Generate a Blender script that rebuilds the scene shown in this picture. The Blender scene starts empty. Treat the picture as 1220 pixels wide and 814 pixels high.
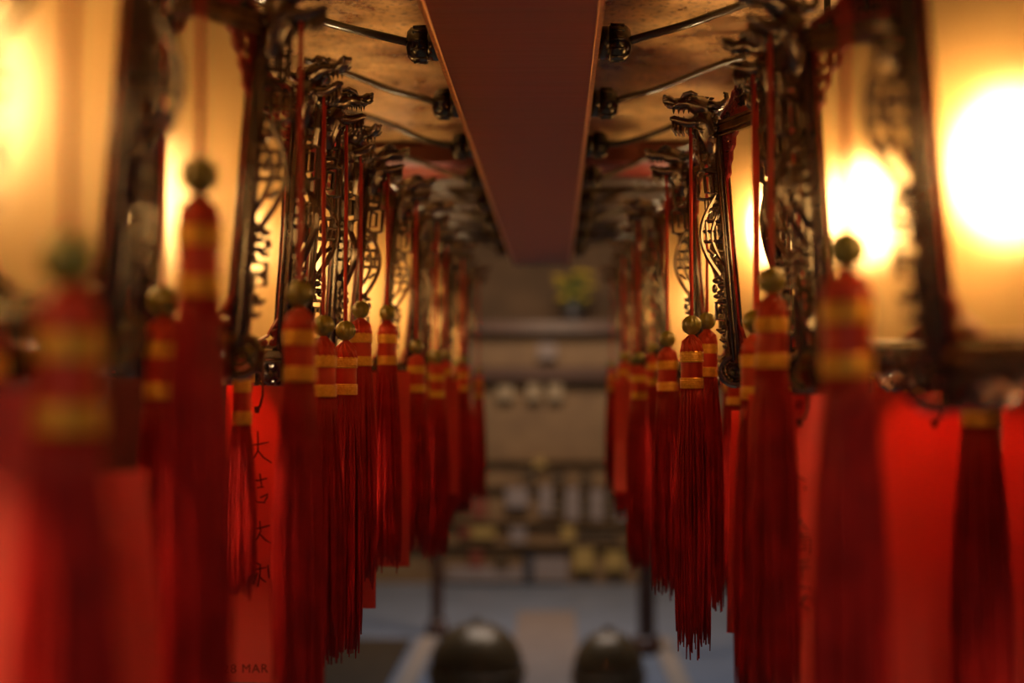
import bpy, math, random
from mathutils import Vector, Matrix
random.seed(11)
PI = math.pi
scene = bpy.context.scene
COL = scene.collection
CZ = 1.60                       # camera height above the floor
F = 1220 * 50 / 36.0

# ------------------------------------------------------------------ mesh builder
class MB:
    def __init__(self):
        self.v = []; self.f = []; self.m = []; self.s = []
    def add(self, vs, fs, mat=0, smooth=False):
        o = len(self.v); self.v += [tuple(p) for p in vs]
        for f in fs:
            self.f.append([i + o for i in f]); self.m.append(mat); self.s.append(smooth)
    def box(self, c, size, mat=0, M=None):
        x, y, z = [d / 2 for d in size]
        vs = [Vector((sx * x, sy * y, sz * z)) for sx in (-1, 1) for sy in (-1, 1) for sz in (-1, 1)]
        if M: vs = [M @ p for p in vs]
        vs = [p + Vector(c) for p in vs]
        self.add(vs, [(0, 1, 3, 2), (4, 6, 7, 5), (0, 4, 5, 1), (2, 3, 7, 6), (0, 2, 6, 4), (1, 5, 7, 3)], mat)
    def bbox(self, c, size, bev, mat=0):
        # box with bevelled vertical and horizontal edges: an octagonal profile along the longest axis
        ax = max(range(3), key=lambda i: size[i]); o = [i for i in range(3) if i != ax]
        a, b = size[o[0]] / 2, size[o[1]] / 2; L = size[ax] / 2
        prof = [(a - bev, -b), (a, -b + bev), (a, b - bev), (a - bev, b), (-a + bev, b), (-a, b - bev), (-a, -b + bev), (-a + bev, -b)]
        rings = []
        for t, sc in ((-L, 1 - bev / max(a, b)), (-L + bev, 1), (L - bev, 1), (L, 1 - bev / max(a, b))):
            for (p, q) in prof:
                w = [0, 0, 0]; w[ax] = t; w[o[0]] = p * sc; w[o[1]] = q * sc
                rings.append(Vector(w) + Vector(c))
        fs = []
        for k in range(3):
            for i in range(8):
                j = (i + 1) % 8
                fs.append((k * 8 + i, k * 8 + j, k * 8 + 8 + j, k * 8 + 8 + i))
        fs.append(tuple(range(7, -1, -1))); fs.append(tuple(range(24, 32)))
        self.add(rings, fs, mat)
    def tube(self, pts, rad, n=6, mat=0, smooth=True, flat=1.0, caps=True, up=None):
        pts = [Vector(p) for p in pts]
        if not hasattr(rad, '__len__'): rad = [rad] * len(pts)
        vs = []; prev = None
        for i, p in enumerate(pts):
            t = (pts[min(i + 1, len(pts) - 1)] - pts[max(i - 1, 0)])
            if t.length < 1e-9: t = Vector((0, 0, 1))
            t.normalize()
            if up is not None: a = Vector(up)
            elif prev is None: a = Vector((1, 0, 0)) if abs(t.x) < .8 else Vector((0, 1, 0))
            else: a = prev
            a = a - t * a.dot(t)
            if a.length < 1e-6: a = t.orthogonal()
            a.normalize(); prev = a; b = t.cross(a)
            for k in range(n):
                th = 2 * PI * (k + .5) / n
                vs.append(p + (a * math.cos(th) * flat + b * math.sin(th)) * rad[i])
        fs = []
        for i in range(len(pts) - 1):
            for k in range(n):
                j = (k + 1) % n
                fs.append((i * n + k, i * n + j, (i + 1) * n + j, (i + 1) * n + k))
        if caps:
            fs.append(tuple(range(n - 1, -1, -1))); fs.append(tuple((len(pts) - 1) * n + k for k in range(n)))
        self.add(vs, fs, mat, smooth)
    def lathe(self, prof, n=20, mat=0, smooth=True, c=(0, 0, 0), rib=None):
        vs = []
        for (r, z) in prof:
            for k in range(n):
                th = 2 * PI * k / n
                rr = r * (1 if rib is None else 1 - rib[0] * (1 - abs(math.cos(rib[1] * th / 2))))
                vs.append((c[0] + rr * math.cos(th), c[1] + rr * math.sin(th), c[2] + z))
        fs = []
        for i in range(len(prof) - 1):
            for k in range(n):
                j = (k + 1) % n
                fs.append((i * n + k, (i + 1) * n + k, (i + 1) * n + j, i * n + j))
        fs.append(tuple(range(n))); fs.append(tuple((len(prof) - 1) * n + k for k in range(n - 1, -1, -1)))
        self.add(vs, fs, mat, smooth)
    def ball(self, c, r, n=12, mat=0):
        if not hasattr(r, '__len__'): r = (r, r, r)
        m = max(4, n // 2); vs = []
        for i in range(m + 1):
            ph = PI * i / m
            for k in range(n):
                th = 2 * PI * k / n
                vs.append((c[0] + r[0] * math.sin(ph) * math.cos(th), c[1] + r[1] * math.sin(ph) * math.sin(th), c[2] + r[2] * math.cos(ph)))
        fs = [(i * n + k, (i + 1) * n + k, (i + 1) * n + (k + 1) % n, i * n + (k + 1) % n) for i in range(m) for k in range(n)]
        self.add(vs, fs, mat, True)
    def prism(self, poly, fn, d0, d1, mat=0):
        # poly: 2-D outline; fn(a, b, depth) -> point
        n = len(poly)
        vs = [fn(a, b, d0) for a, b in poly] + [fn(a, b, d1) for a, b in poly]
        fs = [tuple(range(n)), tuple(range(2 * n - 1, n - 1, -1))]
        fs += [(i, i + n, (i + 1) % n + n, (i + 1) % n) for i in range(n)]
        self.add(vs, fs, mat)
    def mesh(self, name, mats):
        me = bpy.data.meshes.new(name)
        me.from_pydata(self.v, [], self.f)
        for m in mats: me.materials.append(m)
        me.polygons.foreach_set('material_index', self.m)
        me.polygons.foreach_set('use_smooth', self.s)
        me.update()
        return me

def obj(name, me, parent=None, loc=(0, 0, 0), rot=(0, 0, 0)):
    o = bpy.data.objects.new(name, me); COL.objects.link(o)
    o.location = loc; o.rotation_euler = rot
    if parent is not None: o.parent = parent
    return o
def tag(o, label, cat=None, group=None, kind=None):
    if label: o['label'] = label
    if cat: o['category'] = cat
    if group: o['group'] = group
    if kind: o['kind'] = kind
    return o
def copy_tree(o, parent=None):
    c = o.copy(); COL.objects.link(c); c.parent = parent
    for ch in [x for x in o.children]:
        copy_tree(ch, c)
    return c

# ------------------------------------------------------------------ materials
def mat(name, col, rough=.5, metal=0, coat=0, noise=None, bump=None, sheen=0, spec=.5, col2=None, trans=0):
    m = bpy.data.materials.new(name); m.use_nodes = True
    nt = m.node_tree; b = nt.nodes['Principled BSDF']
    b.inputs['Base Color'].default_value = (*col, 1); b.inputs['Roughness'].default_value = rough
    b.inputs['Metallic'].default_value = metal; b.inputs['Coat Weight'].default_value = coat
    b.inputs['Coat Roughness'].default_value = .12
    b.inputs['Sheen Weight'].default_value = sheen; b.inputs['Specular IOR Level'].default_value = spec
    if noise or bump:
        tc = nt.nodes.new('ShaderNodeTexCoord')
    if noise:
        n = nt.nodes.new('ShaderNodeTexNoise'); n.inputs['Scale'].default_value = noise; n.inputs['Detail'].default_value = 6
        r = nt.nodes.new('ShaderNodeValToRGB')
        r.color_ramp.elements[0].position = .35; r.color_ramp.elements[1].position = .68
        r.color_ramp.elements[0].color = (*(col2 or [c * .6 for c in col]), 1); r.color_ramp.elements[1].color = (*col, 1)
        nt.links.new(tc.outputs['Object'], n.inputs['Vector']); nt.links.new(n.outputs['Fac'], r.inputs['Fac'])
        nt.links.new(r.outputs['Color'], b.inputs['Base Color'])
    if bump:
        n2 = nt.nodes.new('ShaderNodeTexNoise'); n2.inputs['Scale'].default_value = bump[0]; n2.inputs['Detail'].default_value = 4
        bp = nt.nodes.new('ShaderNodeBump'); bp.inputs['Strength'].default_value = bump[1]; bp.inputs['Distance'].default_value = bump[2]
        nt.links.new(tc.outputs['Object'], n2.inputs['Vector']); nt.links.new(n2.outputs['Fac'], bp.inputs['Height'])
        nt.links.new(bp.outputs['Normal'], b.inputs['Normal'])
    if trans:
        out = nt.nodes['Material Output']; tr = nt.nodes.new('ShaderNodeBsdfTranslucent'); mx = nt.nodes.new('ShaderNodeMixShader')
        tr.inputs['Color'].default_value = (*col, 1); mx.inputs[0].default_value = trans
        nt.links.new(b.outputs[0], mx.inputs[1]); nt.links.new(tr.outputs[0], mx.inputs[2]); nt.links.new(mx.outputs[0], out.inputs[0])
    return m

M = {}
M['wood'] = mat('lacquered_wood', (.085, .026, .012), .24, coat=.9, spec=.8, noise=60, col2=(.06, .018, .009), bump=(220, .25, .002))
M['fret'] = mat('carved_fretwork', (.10, .038, .015), .25, coat=.9, metal=.2, spec=.9, noise=90, col2=(.045, .017, .008), bump=(350, .35, .001))
M['redfret'] = mat('red_filigree', (.42, .022, .014), .32, coat=.3, noise=120, col2=(.22, .012, .008))
M['rail'] = mat('rail_wood', (.30, .15, .05), .26, coat=.5, noise=70, col2=(.14, .06, .02))
M['cord'] = mat('red_cord', (.46, .018, .012), .6)
M['thread'] = mat('red_silk_thread', (.66, .020, .016), .5, noise=40, col2=(.40, .010, .009), trans=.14, spec=.4)
M['headred'] = mat('red_silk_wrap', (.66, .045, .016), .45)
M['gold'] = mat('gold_thread_band', (.92, .50, .06), .36, metal=.3, noise=400, col2=(.75, .34, .03), bump=(900, .3, .0006))
M['bead'] = mat('olive_bead', (.36, .34, .045), .25, coat=.4, noise=120, col2=(.20, .20, .022))
M['card'] = mat('red_paper', (.92, .13, .085), .62, noise=9, col2=(.87, .11, .072), trans=.40)
M['shaded_card'] = mat('shaded_red_paper', (.20, .035, .016), .7, noise=9)  # red card paper with shade painted in as a darker brown-red
M['ink'] = mat('ink', (.10, .008, .005), .7)
M['stamp'] = mat('stamp_ink', (.22, .012, .008), .8)
M['hook'] = mat('dark_string', (.10, .02, .012), .7)
M['black'] = mat('black_plastic', (.012, .009, .008), .2, coat=.3)
M['cable'] = mat('brown_cable', (.05, .032, .018), .25, coat=.5)
M['goldedge'] = mat('gilt_edge', (.75, .36, .11), .32, metal=.6, noise=150, col2=(.55, .23, .07))
M['rafter'] = mat('red_rafter', (.16, .016, .010), .4, coat=.3)
M['batten'] = mat('dark_batten', (.07, .04, .02), .4, coat=.2)
M['holder'] = mat('lamp_holder', (.3, .28, .24), .4)

def beam_mat():
    m = mat('beam_lacquer', (.13, .02, .014), .42, coat=.0, spec=.3); nt = m.node_tree; b = nt.nodes['Principled BSDF']
    tc = nt.nodes.new('ShaderNodeTexCoord'); mp = nt.nodes.new('ShaderNodeMapping'); mp.inputs['Scale'].default_value = (3, 26, 3)
    n = nt.nodes.new('ShaderNodeTexNoise'); n.inputs['Scale'].default_value = 1.6; n.inputs['Detail'].default_value = 5
    r = nt.nodes.new('ShaderNodeValToRGB')
    r.color_ramp.elements[0].color = (.16, .062, .028, 1); r.color_ramp.elements[1].color = (.25, .040, .020, 1)
    nt.links.new(tc.outputs['Object'], mp.inputs[0]); nt.links.new(mp.outputs[0], n.inputs['Vector'])
    nt.links.new(n.outputs['Fac'], r.inputs[0]); nt.links.new(r.outputs[0], b.inputs['Base Color'])
    bp = nt.nodes.new('ShaderNodeBump'); bp.inputs['Strength'].default_value = .25; bp.inputs['Distance'].default_value = .003
    nt.links.new(n.outputs['Fac'], bp.inputs['Height']); nt.links.new(bp.outputs[0], b.inputs['Normal'])
    return m
M['beam'] = beam_mat()

def ceiling_mat():
    m = mat('gold_foil_board', (.5, .27, .08), .34, metal=.45); nt = m.node_tree; b = nt.nodes['Principled BSDF']
    tc = nt.nodes.new('ShaderNodeTexCoord')
    n1 = nt.nodes.new('ShaderNodeTexNoise'); n1.inputs['Scale'].default_value = 7; n1.inputs['Detail'].default_value = 8; n1.inputs['Roughness'].default_value = .7
    n2 = nt.nodes.new('ShaderNodeTexNoise'); n2.inputs['Scale'].default_value = 130; n2.inputs['Detail'].default_value = 3
    r1 = nt.nodes.new('ShaderNodeValToRGB'); r1.color_ramp.elements[0].position = .40; r1.color_ramp.elements[1].position = .62
    r1.color_ramp.elements[0].color = (.22, .10, .03, 1); r1.color_ramp.elements[1].color = (.80, .48, .17, 1)
    r2 = nt.nodes.new('ShaderNodeValToRGB'); r2.color_ramp.elements[0].position = .34; r2.color_ramp.elements[1].position = .46
    r2.color_ramp.elements[0].color = (.25, .2, .16, 1); r2.color_ramp.elements[1].color = (1, 1, 1, 1)
    mx = nt.nodes.new('ShaderNodeMix'); mx.data_type = 'RGBA'; mx.blend_type = 'MULTIPLY'; mx.inputs[0].default_value = 1
    L = nt.links.new
    L(tc.outputs['Object'], n1.inputs['Vector']); L(tc.outputs['Object'], n2.inputs['Vector'])
    L(n1.outputs['Fac'], r1.inputs[0]); L(n2.outputs['Fac'], r2.inputs[0]); L(r1.outputs[0], mx.inputs[6]); L(r2.outputs[0], mx.inputs[7])
    L(mx.outputs[2], b.inputs['Base Color'])
    rr = nt.nodes.new('ShaderNodeMapRange'); rr.inputs[3].default_value = .16; rr.inputs[4].default_value = .42
    L(n1.outputs['Fac'], rr.inputs[0]); L(rr.outputs[0], b.inputs['Roughness'])
    bp = nt.nodes.new('ShaderNodeBump'); bp.inputs['Strength'].default_value = .35; bp.inputs['Distance'].default_value = .004
    n3 = nt.nodes.new('ShaderNodeTexNoise'); n3.inputs['Scale'].default_value = 26; n3.inputs['Detail'].default_value = 6
    L(tc.outputs['Object'], n3.inputs['Vector']); L(n3.outputs['Fac'], bp.inputs['Height']); L(bp.outputs[0], b.inputs['Normal'])
    bp.inputs['Strength'].default_value = .6; bp.inputs['Distance'].default_value = .006
    return m
M['ceil'] = ceiling_mat()

def silk_mat():
    m = bpy.data.materials.new('lantern_silk'); m.use_nodes = True; nt = m.node_tree; nt.nodes.clear()
    out = nt.nodes.new('ShaderNodeOutputMaterial')
    tr = nt.nodes.new('ShaderNodeBsdfTranslucent'); tp = nt.nodes.new('ShaderNodeBsdfTransparent'); gl = nt.nodes.new('ShaderNodeBsdfGlossy')
    df = nt.nodes.new('ShaderNodeBsdfDiffuse')
    tc = nt.nodes.new('ShaderNodeTexCoord'); mp = nt.nodes.new('ShaderNodeMapping'); mp.inputs['Scale'].default_value = (1, 60, 5)
    n = nt.nodes.new('ShaderNodeTexNoise'); n.inputs['Scale'].default_value = 3; n.inputs['Detail'].default_value = 4
    r = nt.nodes.new('ShaderNodeValToRGB')
    r.color_ramp.elements[0].color = (.063, .0315, .0088, 1); r.color_ramp.elements[1].color = (.083, .0445, .0134, 1)
    L = nt.links.new
    L(tc.outputs['Object'], mp.inputs[0]); L(mp.outputs[0], n.inputs['Vector']); L(n.outputs['Fac'], r.inputs[0])
    L(r.outputs[0], tr.inputs[0]); L(r.outputs[0], df.inputs[0])
    tp.inputs[0].default_value = (1, .72, .36, 1); gl.inputs['Roughness'].default_value = .25
    a = nt.nodes.new('ShaderNodeMixShader'); a.inputs[0].default_value = .18; L(tr.outputs[0], a.inputs[1]); L(df.outputs[0], a.inputs[2])
    rf = nt.nodes.new('ShaderNodeBsdfRefraction'); rf.inputs['IOR'].default_value = 1.45; rf.inputs['Roughness'].default_value = .78; rf.inputs[0].default_value = (1, .76, .42, 1)
    a2 = nt.nodes.new('ShaderNodeMixShader'); a2.inputs[0].default_value = .085; L(a.outputs[0], a2.inputs[1]); L(rf.outputs[0], a2.inputs[2]); a = a2
    b = nt.nodes.new('ShaderNodeMixShader'); b.inputs[0].default_value = .004; L(a.outputs[0], b.inputs[1]); L(tp.outputs[0], b.inputs[2])
    c = nt.nodes.new('ShaderNodeMixShader'); c.inputs[0].default_value = .04; L(b.outputs[0], c.inputs[1]); L(gl.outputs[0], c.inputs[2])
    L(c.outputs[0], out.inputs[0])
    return m
M['silk'] = silk_mat()
def emit(name, col, s):
    m = bpy.data.materials.new(name); m.use_nodes = True; nt = m.node_tree; nt.nodes.clear()
    o = nt.nodes.new('ShaderNodeOutputMaterial'); e = nt.nodes.new('ShaderNodeEmission')
    e.inputs[0].default_value = (*col, 1); e.inputs[1].default_value = s; nt.links.new(e.outputs[0], o.inputs[0]); return m
BULB = 115
M['bulb'] = emit('glowing_bulb', (1, .69, .36), BULB)

# ------------------------------------------------------------------ lantern meshes (hexagonal, corner along +X)
H = .232                        # post height
RB, RT = .086, .104             # corner radius at the bottom and the top
def rad(v): return RB + (RT - RB) * v / H
def P(u, v, t=0): return Vector((rad(v) + u, t, v))

def post_mesh():
    b = MB()
    prof = [(.0065, -.004), (.0065, .004), (.003, .0065), (-.005, .0065), (-.007, .003), (-.007, -.003), (-.005, -.0065), (.003, -.0065)]
    n = 8; vs = []
    for v in (-.004, 0, H, H + .004):
        k = .8 if v < 0 or v > H else 1
        for p in prof: vs.append((rad(v) + p[0] * k, p[1] * k, v))
    fs = [(i * n + k, i * n + (k + 1) % n, (i + 1) * n + (k + 1) % n, (i + 1) * n + k) for i in range(3) for k in range(n)]
    fs += [tuple(range(n - 1, -1, -1)), tuple(range(3 * n, 4 * n))]
    b.add(vs, fs)
    for s in (-1, 1):
        for (du, dt, r) in ((.0062, .0048, .0016), (.0005, .0070, .0017), (-.0045, .0072, .0013)):
            b.tube([P(du, 0, s * dt), P(du, H, s * dt)], r, 6)
    return b.mesh('post', [M['wood']])

def stroke(b, pts, w=.0030, th=.0058, mat=0, f=P, off=0):
    # a carved bar: rounded-rectangular section following pts (u, v)
    q = [f(u, v, off) for u, v in pts]
    b.tube(q, w * .72, 6, mat, False, flat=1.0, up=None)
    # widen through the thickness: a second copy either side
    for d in (-th * .28, th * .28):
        b.tube([f(u, v, off + d) for u, v in pts], w * .62, 6, mat, False)

def arc(cx, cy, r, a0, a1, n=10, ry=None):
    ry = ry or r
    return [(cx + r * math.cos(math.radians(a0 + (a1 - a0) * i / n)), cy + ry * math.sin(math.radians(a0 + (a1 - a0) * i / n))) for i in range(n + 1)]
def spiral(cx, cy, r0, r1, a0, turns, n=18):
    return [(cx + (r0 + (r1 - r0) * i / n) * math.cos(a0 + turns * 2 * PI * i / n), cy + (r0 + (r1 - r0) * i / n) * math.sin(a0 + turns * 2 * PI * i / n)) for i in range(n + 1)]

def bracket_mesh():
    b = MB(); e = .0065
    S = lambda *p, w=.0030: stroke(b, [(u + e, v) for u, v in p], w)
    # neck lattice under the dragon
    S((.016, .226), (.0165, .205), (.0145, .188)); S((.001, .222), (.001, .19))
    S((.008, .224), (.008, .194)); 
    for v in (.218, .208, .198, .190): S((0, v), (.0155, v - .001))
    # projecting square loop
    S((.014, .189), (.021, .187), (.021, .161), (.011, .159)); S((.0, .186), (.014, .189)); S((.011, .159), (.0, .162))
    S((.006, .184), (.0135, .183), (.0135, .167), (.006, .166), (.006, .184), w=.0026)
    S((.011, .159), (.011, .150), (.003, .149)); S((.0, .155), (.006, .154), (.006, .146)); S((.014, .158), (.0145, .150), (.008, .150))
    # crescent with fret inside
    out = [(.003 + .0185 * math.sin(PI * i / 14), .171 - .086 * i / 14 - .006) for i in range(15)]
    S(*out, w=.0036)
    inn = [(.0005 + .0105 * math.sin(PI * i / 12), .152 - .056 * i / 12 - .002) for i in range(13)]
    S(*inn, w=.0028)
    for v in (.138, .128, .118): S((.0, v), (.0205 - abs(v - .128) * .12, v), w=.0028)
    S((.0155, .138), (.0155, .118), w=.0026); S((.006, .133), (.006, .123), w=.0026)
    S((.009, .150), (.016, .145), w=.0026); S((.010, .104), (.016, .110), w=.0026)
    # leaf cluster
    for (u, v, r1, r2) in ((.005, .083, .005, .0035), (.010, .079, .0045, .003), (.0045, .074, .0055, .0032), (.0125, .071, .003, .0045), (.006, .067, .005, .003), (.0105, .0635, .0042, .0026), (.003, .061, .003, .003)):
        p = P(u + e, v); b.ball(p, (r1, .0042, r2), 10)
    S((.0015, .088), (.002, .058)); 
    # square spiral
    S((.002, .058), (.0125, .057), (.013, .041), (.004, .040), (.0045, .051), (.009, .0505), (.009, .046))
    S((.004, .040), (.003, .030), (.0045, .020)); S((.001, .034), (.009, .033), w=.0026)
    b.tube([P(e + .003, .030), P(e + .010, .0285), P(e + .0145, .031)], [.0022, .0026, .0008], 6)
    b.tube([P(e + .002, .022), P(e + .008, .019), P(e + .012, .021)], [.0022, .0026, .0008], 6)
    S((.0035, .022), (.0025, .004))
    # scroll ring at the foot: two turns, disc-like
    cu, cv = .006, -.010
    stroke(b, [(u, v) for u, v in arc(cu, cv, .0135, 90, 450, 24)], .0052, .0075)
    stroke(b, spiral(cu, cv, .0085, .002, 1.2, 1.4), .0026, .0055)
    for k in range(16):
        a = 2 * PI * k / 16; b.ball(P(cu + .0105 * math.cos(a), cv + .0105 * math.sin(a)), (.0016, .0046, .0016), 6)
    return b.mesh('fretwork_bracket', [M['fret']])

def dragon_mesh():
    b = MB(); v0 = H - .009; e = .004
    D = lambda u, v, t=0: P(u + e, v0 + v, t)
    T = lambda pts, r, fl=1.0, n=8, mt=0: b.tube([D(*p) for p in pts], [q * (1.22 if q > .004 else 1.12) for q in r], n, mt, True, up=(0, 1, 0), flat=fl)
    # neck and cheek
    T([(.006, -.018), (.006, -.004), (.009, .010), (.010, .020), (.008, .027)], [.006, .0085, .0105, .0105, .005], 1.05)
    # upper jaw, brow and crown
    T([(-.002, .024), (.006, .026), (.014, .029), (.021, .033), (.027, .0345), (.034, .033), (.041, .034), (.046, .037), (.0505, .038)],
      [.004, .0075, .0088, .0075, .006, .0052, .0045, .0048, .0028], 1.1)
    b.ball(D(.0475, .0385), (.0042, .0062, .004), 10)                       # nose
    for s in (-1, 1):
        b.ball(D(.0485, .0405, s * .0042), .0021, 8)                         # nostril
        b.ball(D(.0235, .0375, s * .0075), .0031, 8)                         # eye
        T([(.016, .040, s * .008), (.022, .0425, s * .0085), (.029, .0405, s * .008), (.033, .037, s * .006)], [.0012, .0022, .0022, .001], 1, 6)   # brow
        T([(.006, .030, s * .006), (-.002, .0285, s * .007), (-.008, .030, s * .0075), (-.0125, .0345, s * .0075), (-.0125, .040, s * .0075), (-.0095, .0415, s * .0075)],
          [.0042, .0038, .0032, .0026, .0019, .0009], 1, 7)                   # horn
        for k, (u, v) in enumerate(((.002, .018), (-.001, .012), (.0, .005), (.004, -.002), (.013, .004), (.016, .012), (.012, .020))):
            T([(u + .006, v + .002, s * .0085), (u + .001, v, s * .0095), (u - .004, v + .002, s * .0085)], [.0012, .0026, .0007], 1, 6)   # mane curls
        T([(.036, .0345, s * .005), (.041, .0305, s * .006), (.046, .031, s * .0055), (.050, .034, s * .005)], [.0016, .0014, .0012, .0006], 1, 5)   # whisker
        for u in (.026, .031, .036, .041):
            b.tube([D(u, .0285, s * .0036), D(u + .0006, .0238, s * .0036)], [.0014, .0003], 5)   # teeth
        for u in (.031, .036, .0405):
            b.tube([D(u, .0165, s * .003), D(u + .0004, .0205, s * .003)], [.0011, .0003], 5)
    # lower jaw, beard
    T([(.012, .016), (.020, .0135), (.028, .0135), (.036, .016), (.042, .0185), (.0455, .019)], [.0062, .0052, .0042, .0038, .0032, .0014], 1.1)
    for k, (u, v, L) in enumerate(((.041, .014, .013), (.037, .012, .012), (.033, .010, .010), (.028, .009, .008), (.022, .008, .010))):
        T([(u, v + .003), (u + .0015, v - L * .5), (u - .0006, v - L)], [.0024, .0020, .0006], 1, 6)
    # crest along the crown
    for k in range(6):
        u = .030 - k * .005
        T([(u, .0375 - k * .0008), (u - .002, .0425 - k * .001), (u - .005, .0425 - k * .001)], [.0022, .0017, .0006], 1, 5)
    return b.mesh('dragon_head', [M['fret']])

# panel frame: normal along +X
C30 = math.cos(PI / 6)
def Q(s, v, t=0): return Vector((rad(v) * C30 + t, s, v))
def hs(v): return rad(v) / 2            # half side

def panel_mesh():
    b = MB(); n = 6; vs = []
    for i in range(2):
        v = .004 if i == 0 else H - .004
        for k in range(n + 1): vs.append(Q(hs(v) * (2 * k / n - 1) * .97, v, -.002))
    b.add(vs, [(k, k + 1, n + 1 + k + 1, n + 1 + k) for k in range(n)])
    return b.mesh('silk_panel', [M['silk']])

def spandrel_mesh():
    b = MB()
    for s in (-1, 1):
        f = lambda u, v, t=0: Q(s * (hs(v) - .006 - u), v, .001 + t)
        top = H - .006
        edge = [(.0, top - .052), (.002, top - .046), (.006, top - .042), (.0065, top - .034), (.011, top - .029), (.0125, top - .021), (.019, top - .016), (.021, top - .008), (.030, top - .003), (.034, top)]
        stroke(b, edge, .0026, .003, 0, f)
        stroke(b, [(0, top - .052), (0, top), (.034, top)], .0024, .003, 0, f)
        for (u, v, r) in ((.005, top - .006, .0045), (.014, top - .006, .0042), (.022, top - .004, .003), (.005, top - .016, .0043), (.0125, top - .014, .0032), (.004, top - .026, .0036), (.0085, top - .024, .0024), (.003, top - .035, .0026), (.002, top - .043, .0018)):
            stroke(b, spiral(u, v, r, r * .25, u * 300, 1.3, 12), .0020, .003, 0, f)
        bot = .010
        for (u, v, r) in ((.004, bot + .004, .0036), (.011, bot + .003, .003), (.0035, bot + .012, .003), (.0025, bot + .020, .002), (.0175, bot + .002, .002)):
            stroke(b, spiral(u, v, r, r * .25, u * 400, 1.3, 12), .0020, .003, 0, f)
        stroke(b, [(0, bot + .026), (.005, bot + .018), (.009, bot + .010), (.016, bot + .006), (.023, bot)], .0022, .003, 0, f)
    f = lambda u, v, t=0: Q(u * (hs(v) - .006), v, .001 + t)
    for pts in ([(-1, .010), (-1, H - .006)], [(1, .010), (1, H - .006)], [(-1, .010), (1, .010)], [(-1, H - .006), (1, H - .006)]): stroke(b, pts, .0026, .003, 0, f)
    return b.mesh('corner_filigree', [M['redfret']])

def crest_mesh():
    b = MB(); z0 = H + .002
    L = hs(H) - .007
    f = lambda s, v, t=0: Q(s, v, .001 + t)
    half = [(0, .040), (.006, .038), (.010, .032), (.013, .027), (.018, .026), (.022, .020), (.026, .015), (.032, .014), (.038, .010), (L, .006)]
    pts = [(-a, z0 + h) for a, h in reversed(half)] + [(a, z0 + h) for a, h in half[1:]]
    b.prism(pts + [(L, z0), (-L, z0)], lambda a, c, d: f(a, c, d), -.001, .001, 0)
    stroke(b, pts, .0030, .004, 0, f); stroke(b, [(-L, z0 + .001), (L, z0 + .001)], .003, .004, 0, f)
    # character-like boss and scrolls in relief, on both faces
    for off in (-.0016, .0016):
        for v in (.012, .019, .026): stroke(b, [(-.0075 + (v - .012) * .1, z0 + v), (.0075 - (v - .012) * .1, z0 + v)], .0022, .002, 1, f, off)
        stroke(b, [(-.0030, z0 + .009), (-.0030, z0 + .030)], .0018, .002, 1, f, off); stroke(b, [(.0030, z0 + .009), (.0030, z0 + .030)], .0018, .002, 1, f, off)
        for s in (-1, 1):
            for (u, v, r) in ((.014, .014, .0050), (.0225, .0095, .0044), (.031, .006, .0036), (.012, .024, .0026), (.038, .004, .0024)):
                stroke(b, spiral(s * u, z0 + v, r, r * .25, u * 300, 1.4, 14), .0019, .002, 0 if u < .03 else 1, f, off)
    return b.mesh('crest_board', [M['redfret'], M['fret']])

def apron_mesh():
    b = MB(); L = hs(0) - .004
    f = lambda s, v, t=0: Q(s, v, .001 + t)
    for s in (-1, 1):
        for (u, v, r) in ((L - .006, -.008, .0065), (L - .018, -.006, .0050), (L - .028, -.005, .0040), (L - .009, -.018, .0038), (L - .002, -.016, .003), (.004, -.005, .0038)):
            stroke(b, spiral(s * u, v, r, r * .2, u * 500, 1.5, 16), .0026, .004, 0, f)
        stroke(b, [(s * L, -.002), (s * L, -.020), (s * (L - .006), -.024), (s * (L - .012), -.020), (s * (L - .016), -.012), (s * (L - .026), -.010), (s * .008, -.009), (0, -.012)], .0032, .005, 0, f)
        for k in range(7): b.ball(f(s * (L - .003 - .0045 * k), -.013 + .0012 * k), (.003, .0024, .0024), 8)
    return b.mesh('cloud_apron', [M['fret']])

def ring_mesh(v, hgt, dep, name, m, extra=()):
    b = MB()
    for k in range(6):
        R = Matrix.Rotation(PI / 6 + k * PI / 3, 3, 'Z')
        for (dv, dt, hh, dd) in ((0, 0, hgt, dep),) + tuple(extra):
            r = rad(v + dv); L = r + .001
            prof = [(-dd / 2, -hh / 2), (dd / 2 - .001, -hh / 2), (dd / 2, -hh / 2 + .001), (dd / 2, hh / 2 - .001), (dd / 2 - .001, hh / 2), (-dd / 2, hh / 2)]
            n = 6; vs = []
            for s in (-L / 2, L / 2):
                for (x, z) in prof: vs.append(R @ Vector((r * C30 + dt + x, s, v + dv + z)))
            b.add(vs, [(i, (i + 1) % n, n + (i + 1) % n, n + i) for i in range(n)] + [tuple(range(n - 1, -1, -1)), tuple(range(n, 2 * n))])
    return b.mesh(name, [m])

LM = dict(post=post_mesh(), fretwork_bracket=bracket_mesh(), dragon_head=dragon_mesh(), silk_panel=panel_mesh(), corner_filigree=spandrel_mesh(),
          crest_board=crest_mesh(), cloud_apron=apron_mesh())
TOPF = ring_mesh(H - .003, .008, .011, 'top_frame', M['rail'], ((-.0065, .003, .0028, .006), (.006, .002, .003, .008)))
BOTF = ring_mesh(.003, .008, .012, 'bottom_frame', M['wood'], ((.0065, .002, .0028, .006), (-.006, .002, .003, .009)))
bb = MB(); bb.ball((0, 0, 0), (.032, .032, .036), 16)
BULBM = bb.mesh('bulb', [M['bulb']])
bh = MB(); bh.lathe([(.012, .034), (.014, .040), (.014, .064), (.008, .070)], 14); bh.tube([(0, 0, .070), (0, 0, .105)], .003, 6); HOLD = bh.mesh('lamp_holder', [M['holder']])

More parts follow.
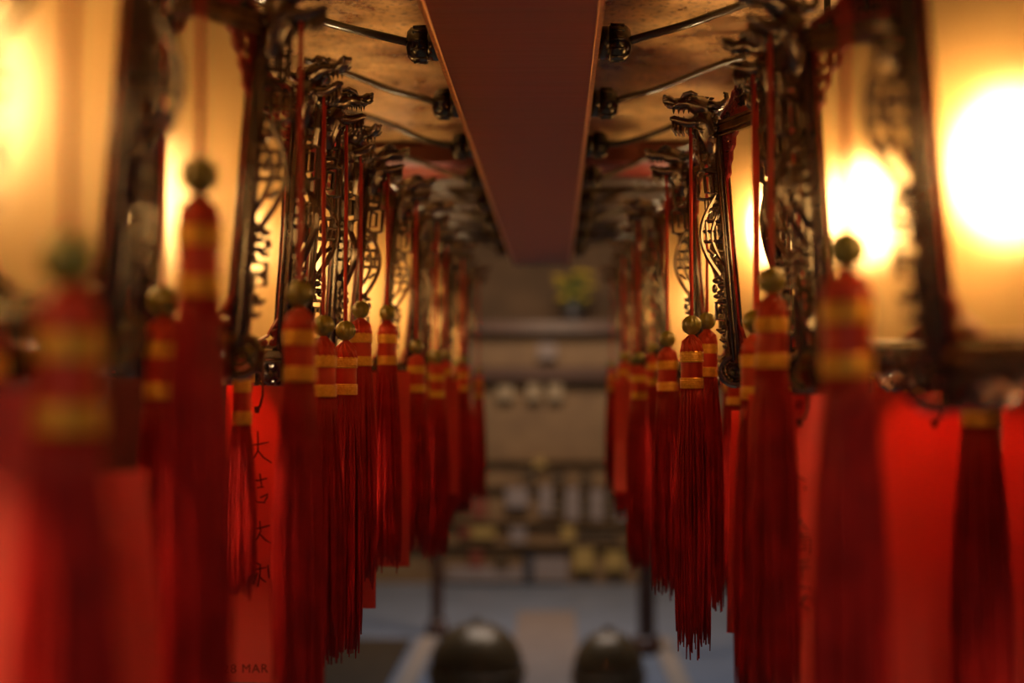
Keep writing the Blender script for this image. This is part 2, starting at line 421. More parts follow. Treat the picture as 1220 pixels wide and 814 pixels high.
ORD = ['nearest', 'second', 'third', 'fourth', 'fifth', 'sixth', 'seventh', 'eighth', 'ninth', 'tenth', 'eleventh']
CEIL = CZ + .43
def lantern_name(side, i):
    return 'nearest lantern of the %s row' % side if i == 0 else '%s lantern of the %s row' % (ORD[i], side)
GL = 'carved palace lanterns hung in two rows'
def build_lantern():
    t = obj('hanging_lantern', None)
    for nm in ('post', 'fretwork_bracket', 'dragon_head'):
        for k in range(6): obj(nm, LM[nm], t, rot=(0, 0, k * PI / 3))
    for nm in ('silk_panel', 'corner_filigree', 'crest_board', 'cloud_apron'):
        for k in range(6): obj(nm, LM[nm], t, rot=(0, 0, PI / 6 + k * PI / 3))
    obj('top_frame', TOPF, t); obj('bottom_frame', BOTF, t)
    cb = MB(); cb.box((0, 0, H - .004), (.17, .006, .005)); cb.box((0, 0, H - .004), (.006, .17, .005)); obj('cross_bar', cb.mesh('cross_bar', [M['holder']]), t)
    h = obj('lamp_holder', HOLD, t, (0, 0, .110)); obj('bulb', BULBM, h)
    rm = MB(); rm.tube([(0, 0, .229), (0, 0, CEIL - CZ - .0)], .0035, 8)
    rm.lathe([(.012, CEIL - CZ - .030), (.016, CEIL - CZ - .026), (.016, CEIL - CZ - .02), (.005, CEIL - CZ - .018)], 12)
    obj('hanging_rod', rm.mesh('hanging_rod', [M['black']]), t)
    return t

# side, X, distance, dz, angle of one corner (degrees)
LEFT = [(-.291, .440, .010, 30), (-.317, .726, .008, 0), (-.317, 1.014, .006, 0), (-.321, 1.318, 0, 30), (-.325, 1.655, 0, 24), (-.326, 1.955, 0, 2),
        (-.320, 2.245, 0, -4), (-.322, 2.535, .002, 25), (-.320, 2.84, 0, 5), (-.322, 3.14, 0, 28), (-.32, 3.44, 0, 0)]
RIGHT = [(.277, .705, -.012, 180), (.273, 1.080, -.004, 147), (.2665, 1.392, 0, 171), (.2645, 1.695, 0, 165), (.262, 2.21, 0, 182),
        (.268, 2.52, 0, 160), (.268, 2.82, 0, 178), (.268, 3.13, 0, 152), (.268, 3.43, 0, 180)]
LOOK = {('left', 0): 'mostly outside the left edge of the photo', ('left', 1): 'blurred, broad amber panel at the far left',
        ('left', 2): 'dark post and lit fretwork in silhouette', ('left', 3): 'crisp dragon heads above a red-strung tassel pair', ('right', 0): 'big bright blurred panel at the right edge',
        ('right', 1): 'white-hot narrow panel behind a dark bracket', ('right', 2): 'sharpest dragon head, in profile'}
BUL = {('right', 0): (.048, .095, 186), ('right', 1): (.036, .110, 192), ('right', 2): (.046, .130, 192), ('left', 1): (.020, .122, 170), ('left', 2): (.016, .105, 150), ('right', 3): (.020, .115, 190)}
proto = build_lantern(); first = True
LAN = {}
for side, rows in (('left', LEFT), ('right', RIGHT)):
    for i, (X, d, dz, a) in enumerate(rows):
        t = proto if first else copy_tree(proto); first = False
        t.location = (X, d, CZ + .025 + dz); t.rotation_euler = (0, 0, math.radians(a))
        lk = LOOK.get((side, i))
        lb = 'carved lantern, ' + (('%s, ' % lk) if lk else 'dragon-headed, ') + '%s of the %s row' % (ORD[i], side)
        tag(t, lb, 'lantern', GL)
        LAN[(side, i)] = (X, d, CZ + .025 + dz, a)
        for ch in t.children:
            if ch.name.startswith('lamp_holder'):
                bx, bz, ba = BUL.get((side, i), (.004, .108, 0)); th = math.radians(ba - a)
                ch.location = (bx * math.cos(th), bx * math.sin(th), bz)
            if ch.name.startswith('hanging_rod'): ch.location.z = -(.025 + dz) + 0.018

# ------------------------------------------------------------------ tassels
bm = MB(); bm.lathe([(.0012, .0098)] + [(.0100 * math.sin(PI * i / 14), .0098 * math.cos(PI * i / 14)) for i in range(1, 14)] + [(.0012, -.0098)], 48, rib=(.10, 12))
BEAD = bm.mesh('bead', [M['bead']])
hm = MB(); pr = [(.0016, -.008), (.0036, -.0105), (.0048, -.0135), (.0092, -.0168), (.0112, -.021), (.0118, -.027)]
z = -.0275
while z > -.060: pr += [(.0112, z), (.0121, z - .0012)]; z -= .0024
pr += [(.0112, -.063), (.004, -.064)]
hm.lathe(pr, 24)
for k in range(14):
    a = 2 * PI * k / 14; hm.tube([(.003 * math.cos(a), .003 * math.sin(a), -.0105), (.0098 * math.cos(a + .4), .0098 * math.sin(a + .4), -.0168), (.0118 * math.cos(a + .7), .0118 * math.sin(a + .7), -.027)], [.0008, .0012, .0012], 5)
HEAD = hm.mesh('tassel_head', [M['headred']])
gm = MB(); gm.lathe([(.0110, .0046), (.0124, .0044), (.01265, .002), (.01265, -.002), (.0124, -.0044), (.0110, -.0046)], 26)
for k in range(5): gm.lathe([(.0126, -.0034 + k * .0017 + .0006), (.01295, -.0034 + k * .0017), (.0126, -.0034 + k * .0017 - .0006)], 26)
BAND = gm.mesh('gold_band', [M['gold']])
def fringe_mesh(seed):
    r = random.Random(seed); b = MB()
    N = 120
    for i in range(N):
        a = i * 2.39996; q = math.sqrt((i + .5) / N)
        r0 = .0108 * (.35 + .65 * q); r1 = (.0175 + r.uniform(-.002, .003)) * (.25 + .75 * q) 
        L = r.uniform(.225, .252) if r.random() < .72 else r.uniform(.195, .225)
        if r.random() < .06: L += .012
        a1 = a + r.uniform(-.35, .35); ph = r.uniform(0, 6); am = r.uniform(.0002, .0009)
        pts = []
        n = 13
        for k in range(n + 1):
            s = k / n; rr = r0 + (r1 - r0) * (1 - (1 - min(1, s * 1.6)) ** 2); aa = a + (a1 - a) * s
            w = am * math.sin(ph + s * 9 + 1.5 * math.sin(ph * 2 + 7 * s)) * s
            pts.append((rr * math.cos(aa) + w, rr * math.sin(aa) + am * math.cos(ph * 1.7 + s * 11) * s, -.062 - L * s))
        rd = r.uniform(.00105, .0014)
        b.tube(pts, [rd] * n + [rd * .6], 5, 0, True)
    return b.mesh('fringe', [M['thread']])
FR = [fringe_mesh(s) for s in range(5)]
def cord_mesh(L, fine):
    b = MB(); st = .0009 if fine else .0035
    n = max(4, int(L / st)); pts = []; rs = []
    for k in range(n + 1):
        s = k / n; pts.append((.0003 * math.sin(s * 7), 0, .009 + (L - .009) * s)); rs.append(.0021 if k % 2 else .0016)
    b.tube(pts, rs, 7)
    b.ball((0, 0, L), (.0028, .0028, .0024), 8)
    return b.mesh('cord', [M['cord']])
GT = 'red silk tassels under the lantern dragons'
ntas = 0
def tassel(x, y, zbead, ztop, label, sx=1.0, sl=1.0, tilt=(0, 0), bead=True, rz=None):
    global ntas
    t = obj('silk_tassel', None, loc=(x, y, zbead)); tag(t, label, 'tassel', GT)
    t.rotation_euler = (0, 0, rz if rz is not None else random.uniform(0, 6))
    obj('cord', cord_mesh(ztop - zbead, y < 1.8), t)
    if bead: obj('bead', BEAD, t)
    h = obj('tassel_head', HEAD, t); h.scale = (sx, sx, 1)
    for zz in (-.0315, -.0575):
        g = obj('gold_band', BAND, t, (0, 0, zz)); g.scale = (sx, sx, 1.2)
    f = obj('fringe', FR[ntas % 5], t); f.scale = (sx, sx, sl); f.location.z = -.062 * (1 - sl)
    ntas += 1
    return t
RM = RT + .004 + .0255           # where a dragon's jaw holds its cord
ZM = H - .009 + .0120
# wanted bead height above the camera for particular corners: (side, lantern, k) -> (zbead, look)
WHERE = {}
def zb(y, d): return (460 - y) * d / F
OVR = {('left', 1, 'aisle'): (zb(208, .73), 'big blurred'), ('left', 2, 'aisle'): (zb(349, 1.01), 'broad softly blurred'),
       ('left', 3, 'aisle near'): (zb(389, 1.27), 'sharp'), ('left', 3, 'aisle far'): (zb(393, 1.37), 'sharp half-hidden'),
       ('left', 4, 'aisle near'): (zb(370, 1.60), 'crisp stranded'), ('left', 4, 'aisle far'): (zb(373, 1.72), 'slim'),
       ('left', 5, 'aisle'): (zb(412, 1.91), 'soft'), ('left', 0, 'aisle far'): (zb(315, .535), 'very blurred dark'),
       ('right', 0, 'aisle'): (zb(297, .70), 'dark very blurred'), ('right', 1, 'aisle near'): (zb(335, 1.02), 'broad blurred'),
       ('right', 1, 'aisle far'): (zb(383, 1.14), 'half-hidden'), ('right', 2, 'aisle'): (zb(387, 1.40), 'sharp long'),
       ('right', 3, 'aisle'): (zb(402, 1.66), 'slightly soft'), ('right', 3, 'near'): (zb(379, 1.53), 'slim crisp')}
for (side, i), (X, d, zl, a) in LAN.items():
    sg = 1 if side == 'left' else -1
    cs = []
    for k in range(6):
        th = math.radians(a + 60 * k); cs.append((X + RM * math.cos(th), d + RM * math.sin(th)))
    # order: towards the aisle first
    cs.sort(key=lambda c: -sg * c[0])
    flat = abs(cs[0][0] - cs[1][0]) < .030
    names = {}
    if flat:
        p, q = sorted(cs[:2], key=lambda c: c[1]); names = [(p, 'aisle near'), (q, 'aisle far')]
        rest = cs[2:]
    else:
        names = [(cs[0], 'aisle')]; rest = cs[1:]
    rest.sort(key=lambda c: c[1])
    if flat: rn = ['camera-side', 'outer near', 'outer far', 'rear']
    else: rn = ['near', 'outer near', 'outer', 'outer far', 'far']
    if not flat:
        rest.sort(key=lambda c: -sg * c[0]); inner = sorted(rest[:2], key=lambda c: c[1]); outer = sorted(rest[2:], key=lambda c: c[1])
        names += [(inner[0], 'near'), (inner[1], 'far')] + [(c, n) for c, n in zip(outer, ('outer near', 'outer', 'outer far'))]
    else:
        names += list(zip(rest, rn))
    for c, nm in names:
        if nm in ('outer', 'outer far') and i > 3: continue
        if c[1] < .34 or (side, i, nm) in (('left', 1, 'far'), ('right', 0, 'far'), ('right', 1, 'camera-side')): continue
        key = (side, i, nm)
        zz, look = OVR.get(key, (random.uniform(.035, .072) if i > 3 else random.uniform(.035, .060), 'red'))
        place = {'aisle': 'aisle-pointing dragon', 'aisle near': 'nearer aisle-side dragon', 'aisle far': 'farther aisle-side dragon',
                 'near': 'camera-side dragon', 'far': 'rear dragon', 'camera-side': 'camera-facing dragon', 'rear': 'back dragon', 'outer near': 'outer front dragon', 'outer': 'outermost dragon', 'outer far': 'outer back dragon'}[nm]
        lab = '%s%s tassel, %s, %s lantern of %s row' % (look, '' if look == 'red' else ' red', place, ORD[i], side)
        sx, sl = random.uniform(.92, 1.04), random.uniform(.93, 1.05)
        if (side, i) == ('left', 5): sl = .88
        if key == ('left', 2, 'far'): zz, sx, sl = zb(412, 1.125), .60, .54
        tassel(c[0], c[1], CZ + zz, zl + ZM, lab, sx=sx, sl=sl)
tassel(.279, .945, CZ + zb(395, .945), LAN[('right', 1)][2] + .20, 'dark blurred red tassel between the two plain red cards at the right', sl=1.1)

# ------------------------------------------------------------------ wish cards
GC = 'red wish cards under the lanterns'
CW, CH = .080, .262
def ink_on(b, strokes, w, mt=0, curve=None):
    # flat brush ribbons just in front of the paper (local x, z), front face at -Y
    for st in strokes:
        q = [Vector((x, curve(x, z) - .0006, z)) for x, z in st]
        b.tube(q, [w * .45] + [w * .5] * (len(q) - 2) + [w * .35], 6, mt, True)
def card(X, d, ztop, label, w=CW, h=CH, roll=0, yaw=0, hookx=0, hookz=-.021, up=.035, strokes=None, sw=.0014, stamp=None, lean=0, bend=.004, paper='card'):
    t = obj('wish_card', None, loc=(X, d, CZ + ztop)); tag(t, label, 'card', GC)
    t.rotation_euler = (math.radians(lean), math.radians(roll), math.radians(yaw))
    cv = lambda x, z: bend * math.sin(PI * (-z / h)) + .25 * bend * math.cos(x * 30)
    b = MB(); nx, nz = 6, 14; vs = []
    for off in (0, .0006):
        for j in range(nz + 1):
            for i in range(nx + 1):
                x = w * (i / nx - .5); zz = -h * j / nz; vs.append((x, cv(x, zz) + off, zz))
    n1 = (nx + 1) * (nz + 1); fs = []
    I = lambda i, j: j * (nx + 1) + i
    for j in range(nz):
        for i in range(nx):
            q = (I(i, j), I(i, j + 1), I(i + 1, j + 1), I(i + 1, j)); fs.append(q); fs.append(tuple(n1 + k for k in reversed(q)))
    ring = [I(i, 0) for i in range(nx + 1)] + [I(nx, j) for j in range(1, nz + 1)] + [I(i, nz) for i in range(nx - 1, -1, -1)] + [I(0, j) for j in range(nz - 1, 0, -1)]
    for k in range(len(ring)):
        p, q = ring[k], ring[(k + 1) % len(ring)]; fs.append((p, q, q + n1, p + n1))
    b.add(vs, fs, 0, False)
    obj('paper', b.mesh('paper', [M[paper]]), t)
    s = MB()
    s.tube([(hookx - .004, .001, hookz), (hookx, -.002, hookz + .003), (hookx + .0025, -.003, hookz + .012), (hookx + .002, -.001, .006), (hookx + .001, 0, up)], [.0012, .0012, .0010, .0009, .0009], 6)
    s.tube([(hookx - .003, -.0006 + cv(hookx, hookz), hookz + .002), (hookx - .003, -.0016 + cv(hookx, hookz), hookz - .003)], [.0026, .0018], 8)
    obj('string', s.mesh('string', [M['hook']]), t)
    if strokes:
        wb = MB(); ink_on(wb, strokes, sw, 0, cv)
        wr = obj('writing', wb.mesh('writing', [M['ink']]), t)
    if stamp:
        fc = bpy.data.curves.new('date_stamp', 'FONT'); fc.body = stamp; fc.size = .0108; fc.space_character = 1.12; fc.extrude = .00015
        to = bpy.data.objects.new('tmp', fc); COL.objects.link(to)
        dg = bpy.context.evaluated_depsgraph_get(); me = bpy.data.meshes.new_from_object(to.evaluated_get(dg)); bpy.data.objects.remove(to)
        me.materials.clear(); me.materials.append(M['stamp'])
        so = obj('date_stamp', me, t, (-.036, 0, -h + .008), (PI / 2, 0, 0)); so.location.y = cv(-.03, -h + .012) - .0007
        so.rotation_euler = (PI / 2, math.radians(-2), 0)
    return t
def zs(pts, ox, oy, k, cx, cy, sc):
    return [((ox + k * x - cx) * sc, -(oy + k * y - cy) * sc) for x, y in pts]
G1 = [[(108, 230), (112, 310), (112, 385), (88, 435), (60, 472)], [(112, 385), (160, 440), (225, 480)], [(55, 342), (120, 334), (200, 315)],
      [(72, 622), (120, 625), (190, 605)], [(132, 570), (148, 675)], [(112, 682), (165, 675)], [(82, 726), (96, 765), (112, 795)], [(138, 762), (200, 730), (192, 760), (172, 792)], [(110, 798), (180, 800)]]
G2 = [[(80, 202), (150, 190), (222, 168)], [(137, 135), (146, 215), (125, 270), (88, 322)], [(140, 240), (185, 285), (232, 310)],
      [(105, 465), (150, 485)], [(70, 530), (130, 520), (200, 505)], [(150, 482), (150, 560), (135, 660)], [(130, 550), (118, 590), (95, 642)], [(140, 570), (165, 598), (200, 622)], [(212, 486), (218, 545), (224, 592)]]
wish = [zs(s, 290, 480, .1476, 321, 460, .00075) for s in G1] + [zs(s, 290, 600, .1475, 321, 460, .00075) for s in G2]
# second card: columns of small script
G3 = [[(55, 70), (44, 78), (56, 90), (44, 98)], [(76, 72), (72, 98)], [(86, 70), (82, 98)], [(68, 80), (92, 78)], [(66, 90), (90, 88)],
      [(62, 290), (80, 312), (100, 322)], [(96, 340), (98, 352)],
      [(86, 440), (74, 466), (56, 482)], [(84, 450), (104, 478)],
      [(62, 494), (110, 490)], [(84, 484), (85, 500)], [(60, 506), (58, 552)], [(60, 506), (112, 502), (110, 550)], [(72, 518), (98, 516), (96, 536), (74, 537), (72, 518)],
      [(62, 574), (108, 570)], [(58, 598), (112, 592)], [(85, 572), (86, 632)], [(70, 582), (76, 590)], [(102, 578), (94, 590)],
      [(84, 642), (86, 654)], [(60, 662), (60, 656), (112, 654), (108, 664)], [(84, 664), (68, 700), (106, 722)], [(98, 676), (84, 706), (60, 724)], [(56, 690), (114, 684)]]
script = [zs(s, 930, 450, .38, 962, 470, .00064) for s in G3]
big = [[(x * 1.35 + .004, -.055 + (z + .02) * 1.15) for x, z in s] for s in wish]
def pc(x, d): return (x - 662) * d / F
card(pc(321, 1.255), 1.255, 0.0, 'red wish card handwritten with four black characters and a date stamp', roll=1.0, hookx=-.009, strokes=wish, stamp='28 MAR 2018', up=.03)
card(-.226, .50, 0.0, 'blurred plain red card at the left edge of the photo, cut by the frame', yaw=8)
card(-.250, .73, zb(567, .73), 'bright orange-red blank card hanging low under the second lantern of the left row', roll=-4.5, yaw=-6, hookx=.012, up=.07)
card(-.322, 1.01, .006, 'red card with shade painted into its paper, behind the low bright card at left', yaw=20, paper='shaded_card')
card(pc(406, 1.62), 1.62, .012, 'red card whose lower corner shows under the crisp left tassels, below the fourth lantern', h=.265)
card(pc(453, 1.93), 1.93, .020, 'red card showing between tassels of the fourth and fifth left lanterns, shorter-looking corner', h=.265)
card(pc(1102, 1.0), 1.0, zb(468, 1.0), 'plain red card with a hooked string, beneath the dark near lantern corner at right', yaw=-6, hookx=.007, up=.03, bend=.003)
card(pc(1255, 1.0), 1.0, zb(468, 1.0), 'red card with large blurred characters at the right edge of the photo', yaw=4, strokes=big, sw=.0046)
card(.186, 1.085, zb(470, 1.085), 'red card with a narrow column of small handwriting, seen as a strip between right tassels', hookx=.002, strokes=script, sw=.0011, up=.03)
card(pc(911, 1.66), 1.66, zb(490, 1.66), 'plain red card behind the sharp long right tassel, bottom edge showing', roll=1.5, h=.257)
card(pc(520, 2.5), 2.5, .01, 'red card lost among blurred far tassels of the left row', h=.2)
card(pc(760, 2.5), 2.55, .01, 'red card lost among blurred far tassels of the right row', h=.2)

# ------------------------------------------------------------------ ceiling beam, canopy, cable glands
BZ = CZ + .322
be = MB(); be.box((-.0367, 1.9, (BZ + CEIL) / 2), (.1506, 3.8, CEIL - BZ))
beam = obj('ceiling_beam', None, loc=(-.0367, 0, BZ)); tag(beam, 'long dark red lacquered beam running overhead down the middle', 'beam')
bmsh = MB(); bmsh.box((0, 1.9, (CEIL - BZ) / 2), (.1506, 3.8, CEIL - BZ)); obj('beam_body', bmsh.mesh('beam_body', [M['beam']]), beam)
for s in (-1, 1):
    e = MB(); e.bbox((s * .0757, 1.9, .0035), (.0055, 3.8, .011), .0012); o = obj('gilt_edge', e.mesh('gilt_edge', [M['goldedge']]), beam); o['label'] = 'thin gilded edge'
def structure(name, b, mats, loc=(0, 0, 0)):
    o = obj(name, b.mesh(name, mats), loc=loc); o['kind'] = 'structure'; return o
c = MB(); c.box((0, 1.9, CEIL + .01), (2.6, 4.4, .02)); structure('ceiling', c, [M['ceil']])
c = MB(); c.bbox((0, 2.55, CEIL - .022), (2.6, .14, .045), .006); structure('trim_1', c, [M['rafter']])
for k in range(7):
    c = MB(); c.bbox((0, 2.86 + k * .19, CEIL - .012), (2.6, .05, .024), .005); structure('trim_%d' % (k + 2), c, [M['batten']])

# gland + cable, one each side, every .3 m
def gland_parts():
    g = MB(); n = 12
    # axis +X from the beam's side
    def ring(x, r, n=16): return [(x, r * math.cos(2 * PI * k / n), r * math.sin(2 * PI * k / n)) for k in range(n)]
    def spin(b, prof, n, smooth=True):
        vs = []
        for (x, r) in prof: vs += ring(x, r, n)
        fs = [(i * n + k, i * n + (k + 1) % n, (i + 1) * n + (k + 1) % n, (i + 1) * n + k) for i in range(len(prof) - 1) for k in range(n)]
        fs += [tuple(range(n - 1, -1, -1)), tuple((len(prof) - 1) * n + k for k in range(n))]
        b.add(vs, fs, 0, smooth)
    spin(g, [(0, .0165), (.016, .0165), (.017, .0155)], 20)
    nut = MB(); spin(nut, [(.015, .0172), (.0165, .0188), (.026, .0188), (.032, .0175), (.036, .013), (.0375, .006)], 12)
    for k in range(12):
        a = 2 * PI * k / 12; nut.tube([(.0165, .0185 * math.cos(a), .0185 * math.sin(a)), (.030, .0178 * math.cos(a), .0178 * math.sin(a))], .0016, 5)
    bolt = MB(); spin(bolt, [(0, .0035), (.006, .0035), (.008, .002)], 10)
    return g.mesh('gland_body', [M['black']]), nut.mesh('gland_nut', [M['black']]), bolt.mesh('fixing_screw', [M['black']])
GB, GN, GS = gland_parts()
GG = 'black cable glands along the beam'
for side, s, x0 in (('left', -1, -.112), ('right', 1, .0386)):
    for i in range(9):
        d = 1.11 + .3045 * i
        if i == 0 : pass
        t = obj('cable_gland', None, loc=(x0, d, CZ + .343)); t.rotation_euler = (0, 0, 0 if s > 0 else PI)
        wh = ['just above the frame', 'nearest in view', 'second in view', 'third in view', 'fourth in view', 'fifth in view', 'sixth in view', 'seventh in view', 'last and farthest'][i]
        tag(t, 'black cable gland and cable, %s face of overhead beam, %s' % (side, wh), 'cable gland', GG)
        obj('gland_body', GB, t); obj('gland_nut', GN, t); obj('fixing_screw', GS, t, (0, .024, .012))
        cb = MB()
        L = .205 + .02 * math.sin(i * 2.3 + s); rise = .055
        # the two rows' cables rise and bow towards the lanterns
        pts = []; n = 22
        for k in range(n + 1):
            q = k / n
            pts.append((.034 + (L - .034) * q, -s * .02 * math.sin(PI * q) * ((i % 2) - .5), -.002 * math.sin(PI * min(1, q * 2)) + rise * (q ** (1.05 if i % 2 else .8)) + .002 * math.sin(q * 7 + i)))
        cb.tube(pts, .0042, 8); obj('cable', cb.mesh('cable', [M['cable']]), t)

# ------------------------------------------------------------------ the hall beyond
M['floor'] = mat('grey_tiles', (.24, .27, .33), .42, noise=3, col2=(.19, .22, .27))
M['walk'] = mat('tan_stone', (.33, .25, .20), .6, noise=5, col2=(.27, .20, .16))
M['kerb'] = mat('pale_kerb', (.42, .32, .24), .5)
M['mat'] = mat('dark_brown_mat', (.07, .04, .015), .6, noise=6)
M['hallwall'] = mat('hall_wall', (.17, .10, .05), .7, noise=4)
M['darkwood'] = mat('dark_timber', (.10, .036, .017), .4, coat=.2, noise=12)
M['bronze'] = mat('dark_bronze', (.36, .20, .08), .3, metal=.3, noise=8, col2=(.24, .13, .05), bump=(30, .3, .01))
M['cab'] = mat('pale_brown_wood', (.25, .15, .065), .55, noise=6, col2=(.19, .11, .048))
M['pale'] = mat('pale_mauve_panel', (.29, .235, .22), .6, noise=5, col2=(.25, .20, .18))
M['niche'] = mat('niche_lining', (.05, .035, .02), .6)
M['ochre'] = mat('ochre_panel', (.42, .28, .08), .5)
M['redpanel'] = mat('red_panel', (.22, .05, .025), .5)
M['slate'] = mat('slate_door', (.05, .05, .06), .5)
M['cream'] = mat('cream_paper', (.36, .27, .16), .6)
M['leaf'] = mat('leaf_green', (.06, .10, .02), .5)
M['petal'] = mat('yellow_petal', (.62, .46, .03), .5)
b = MB(); b.box((0, 5.25, -.05), (8.2, 14.6, .1)); structure('floor', b, [M['floor']])
b = MB(); b.box((0, 12.5, 1.75), (8.2, .1, 3.5)); structure('wall_back', b, [M['hallwall']])
b = MB(); b.box((-4.05, 5.25, 1.75), (.1, 14.6, 3.5)); structure('wall_left', b, [M['hallwall']])
b = MB(); b.box((4.05, 5.25, 1.75), (.1, 14.6, 3.5)); structure('wall_right', b, [M['hallwall']])
b = MB(); b.box((0, 5.25, 3.55), (8.2, 14.6, .1)); structure('ceiling_hall', b, [M['hallwall']])
b = MB(); b.bbox((-.065, 6.95, .006), (.40, 6.3, .012), .003); o = structure('floor_walkway', b, [M['walk']])
for s, x in (('l', -.80), ('r', .66)):
    b = MB(); b.bbox((x, 6.6, .012), (.11, 4.8, .024), .006); structure('floor_kerb', b, [M['kerb']])
b = MB(); b.bbox((-1.75, 6.8, .008), (1.7, 4.3, .016), .004); o = obj('floor_mat', b.mesh('floor_mat', [M['mat']])); tag(o, 'dark brown mat on the floor left of the pale kerb', 'mat'); o['kind'] = 'thing'

for (x, d, w, r) in ((pc(521, 9.15), 9.15, .072, 'left'), (pc(769, 8.6), 8.6, .10, 'right')):
    t = obj('timber_pillar', None, loc=(x, d, 0)); tag(t, 'slim dark brown timber pillar standing on the grey floor, %s one' % r, 'pillar', 'timber pillars')
    b = MB(); b.bbox((0, 0, 1.80), (w, w, 3.4), .008); obj('shaft', b.mesh('shaft', [M['darkwood']]), t)
    b = MB(); b.lathe([(w * .95, 0), (w * 1.0, .03), (w * .85, .06), (w * .8, .10)], 20); obj('pillar_base', b.mesh('pillar_base', [M['darkwood']]), t)

def urn(x, d, w, h, label):
    t = obj('bronze_urn', None, loc=(x, d, 0)); tag(t, label, 'urn', 'bronze urns by the walkway')
    b = MB(); r = w / 2
    b.lathe([(r * .55, .05), (r * .8, .08), (r * .97, h * .35), (r, h * .45), (r * .97, h * .50)], 32, c=(0, 0, 0)); obj('bowl', b.mesh('bowl', [M['bronze']]), t)
    b = MB(); b.lathe([(r * .97, h * .48), (r * 1.03, h * .49), (r * 1.03, h * .52), (r * .97, h * .53)], 32); obj('rim', b.mesh('rim', [M['bronze']]), t)
    b = MB(); b.lathe([(r * .97, h * .52), (r * .95, h * .62), (r * .88, h * .73), (r * .76, h * .83), (r * .58, h * .92), (r * .34, h * .98), (r * .1, h)], 32)
    b.ball((0, 0, h + .008), .022, 12); obj('lid', b.mesh('lid', [M['bronze']]), t)
    for k in range(3):
        a = 2 * PI * k / 3 + .5
        b = MB(); b.tube([(r * .6 * math.cos(a), r * .6 * math.sin(a), .09), (r * .7 * math.cos(a), r * .7 * math.sin(a), .04), (r * .72 * math.cos(a), r * .72 * math.sin(a), 0)], [.04, .03, .035], 10); obj('leg', b.mesh('leg', [M['bronze']]), t)
urn(pc(568, 6.9), 6.9, .47, .455, 'dark domed bronze urn standing left of the pale walkway')
urn(pc(724, 6.9), 6.9, .36, .42, 'dark domed bronze urn standing right of the pale walkway')

# tall cabinet of niches against the back
D = 11.5; K = D / F
def cx(x): return (x - 662) * K
def cz(y): return CZ + (460 - y) * K
cab = obj('altar_cabinet', None, loc=(0, D, 0)); tag(cab, 'tall blurred pale brown cabinet of small niches at the far end', 'cabinet')
b = MB(); b.box((0, .33, 1.06), (3.6, .5, 2.12)); 
x0, x1 = -1.8, 1.8
obj('body', b.mesh('body', [M['cab']]), cab)
def cpart(name, r, m, y0=-.02, y1=.1, lab=None):
    b = MB(); xa, ya, xb, yb = r
    b.bbox(((cx(xa) + cx(xb)) / 2, (y0 + y1) / 2, (cz(ya) + cz(yb)) / 2), (cx(xb) - cx(xa), y1 - y0, cz(ya) - cz(yb)), .004)
    o = obj(name, b.mesh(name, [m]), cab)
    if lab: o['label'] = lab
    return o
for (ya, yb) in ((383, 397), (437, 453)): cpart('cross_beam', (400, ya, 930, yb), M['darkwood'], -.10, .1, 'dark brown cross beam')
for y in (548, 579, 621, 648): cpart('shelf', (400, y - 1.5, 930, y + 1.5), M['cab'], -.028, .1)
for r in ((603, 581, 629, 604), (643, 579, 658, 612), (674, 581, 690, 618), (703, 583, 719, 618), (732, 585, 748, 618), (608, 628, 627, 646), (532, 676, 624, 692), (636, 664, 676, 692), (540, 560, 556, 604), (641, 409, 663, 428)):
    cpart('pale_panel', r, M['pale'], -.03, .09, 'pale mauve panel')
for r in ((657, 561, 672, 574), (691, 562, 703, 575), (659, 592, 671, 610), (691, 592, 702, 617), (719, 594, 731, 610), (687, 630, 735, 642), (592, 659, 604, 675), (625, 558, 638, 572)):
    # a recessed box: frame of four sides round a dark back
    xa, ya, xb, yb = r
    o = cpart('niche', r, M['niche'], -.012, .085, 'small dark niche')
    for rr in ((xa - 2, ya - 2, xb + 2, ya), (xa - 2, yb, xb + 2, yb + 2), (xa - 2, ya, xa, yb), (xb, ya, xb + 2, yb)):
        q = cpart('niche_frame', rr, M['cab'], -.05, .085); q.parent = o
for r in ((669, 626, 684, 644), (683, 652, 707, 678), (720, 656, 742, 678), (636, 545, 650, 556), (560, 628, 590, 640)): cpart('ochre_panel', r, M['ochre'], -.025, .09, 'dull yellow panel')
for r in ((562, 590, 580, 617), (560, 656, 575, 676), (548, 628, 562, 640)): cpart('red_panel', r, M['redpanel'], -.025, .09, 'dull red panel')
dr = cpart('cabinet_door', (624, 661, 636, 691), M['slate'], -.035, .09, 'narrow dark grey door')
for r in ((593, 460, 612, 476), (628, 457, 644, 476), (653, 457, 670, 476)): cpart('paper_plaque', r, M['cream'], -.04, .09, 'small cream plaque')
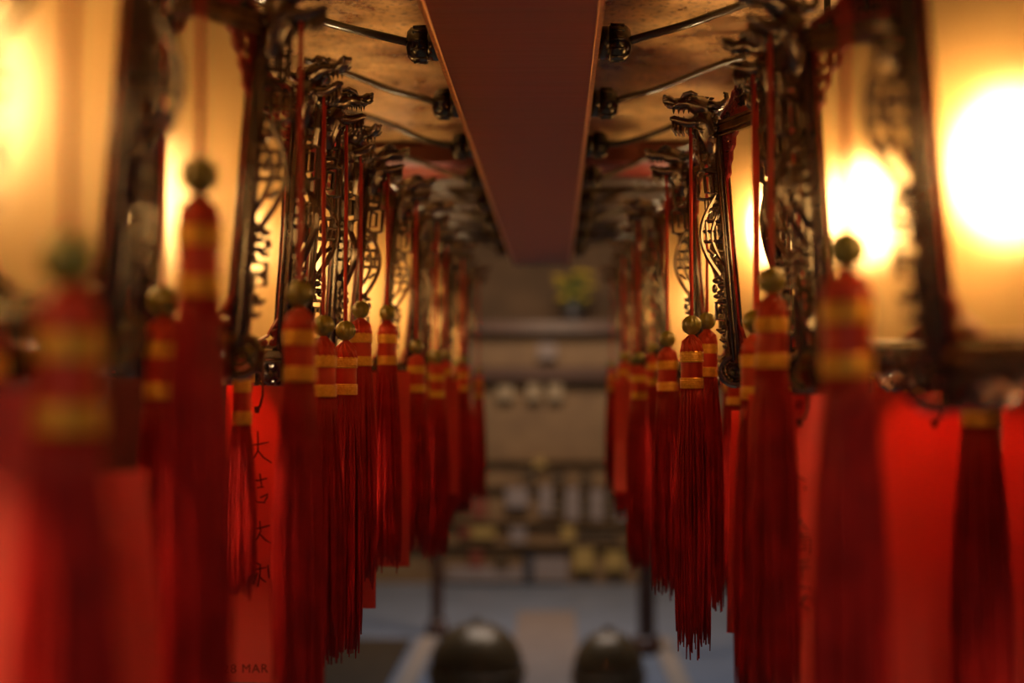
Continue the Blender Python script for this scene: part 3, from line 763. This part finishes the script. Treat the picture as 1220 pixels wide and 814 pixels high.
# vase of flowers on the top beam
t = obj('flower_vase', None, loc=(cx(683), D + .2, 2.1235)); tag(t, 'blurred vase of yellow flowers standing on top of the far cabinet', 'flowers')
b = MB(); b.lathe([(.04, 0), (.075, .04), (.08, .09), (.045, .15), (.055, .17)], 20); obj('vase', b.mesh('vase', [M['slate']]), t)
rr = random.Random(3); b = MB(); f = MB()
for k in range(46):
    a = rr.uniform(0, 2 * PI); q = rr.uniform(.02, .17); zt = .16 + rr.uniform(0, .22) - q * .3
    p = (q * math.cos(a), q * .6 * math.sin(a), zt + .05); b.tube([(0, 0, .15), (p[0] * .5, p[1] * .5, zt * .7 + .05), p], [.006, .005, .003], 5)
    b.ball((p[0] * .8, p[1] * .8, p[2] - .03), (.022, .010, .014), 8)
    if k % 2: 
        for j in range(6): f.ball((p[0] + .022 * math.cos(j), p[1] + .016 * math.sin(j), p[2] + .01), (.018, .012, .014), 8)
obj('foliage', b.mesh('foliage', [M['leaf']]), t); obj('blossoms', f.mesh('blossoms', [M['petal']]), t)

# ------------------------------------------------------------------ light
def area(name, loc, rot, size, power, col):
    l = bpy.data.lights.new(name, 'AREA'); l.energy = power; l.color = col; l.size = size
    o = bpy.data.objects.new(name, l); COL.objects.link(o); o.location = loc; o.rotation_euler = rot; return o
area('skylight', (0, 8.0, 3.45), (0, 0, 0), 2.4, 35, (.74, .84, 1))
area('hall_fill', (0, 8.6, 3.2), (math.radians(62), 0, 0), 0.8, 42, (1, .63, .32))  # added warm fill, brightens the far cabinet and back wall
area('camera_fill', (.0, -1.5, 2.9), (math.radians(66), 0, 0), 1.0, 25, (1, .74, .50))  # added fill light behind the camera for cards, tassels and carving
w = bpy.data.worlds.new('dusk'); scene.world = w; w.use_nodes = True
w.node_tree.nodes['Background'].inputs[0].default_value = (.05, .06, .08, 1); w.node_tree.nodes['Background'].inputs[1].default_value = .3

# ------------------------------------------------------------------ camera
cam = bpy.data.cameras.new('camera'); co = bpy.data.objects.new('camera', cam); COL.objects.link(co)
cam.lens = 50; cam.sensor_width = 36; cam.sensor_fit = 'HORIZONTAL'; cam.clip_start = .02
co.location = (0, 0, CZ)
co.rotation_euler = (PI / 2 + math.atan(53 / F), 0, math.atan(52 / F))
cam.dof.use_dof = True; cam.dof.focus_distance = 1.42; cam.dof.aperture_fstop = 2.8
scene.camera = co
vs = scene.view_settings; vs.view_transform = 'Standard'; vs.look = 'None'; vs.exposure = .52; vs.gamma = 1; vs.use_curve_mapping = False
scene.cycles.max_bounces = 8; scene.cycles.transparent_max_bounces = 12; scene.cycles.caustics_reflective = False; scene.cycles.caustics_refractive = False
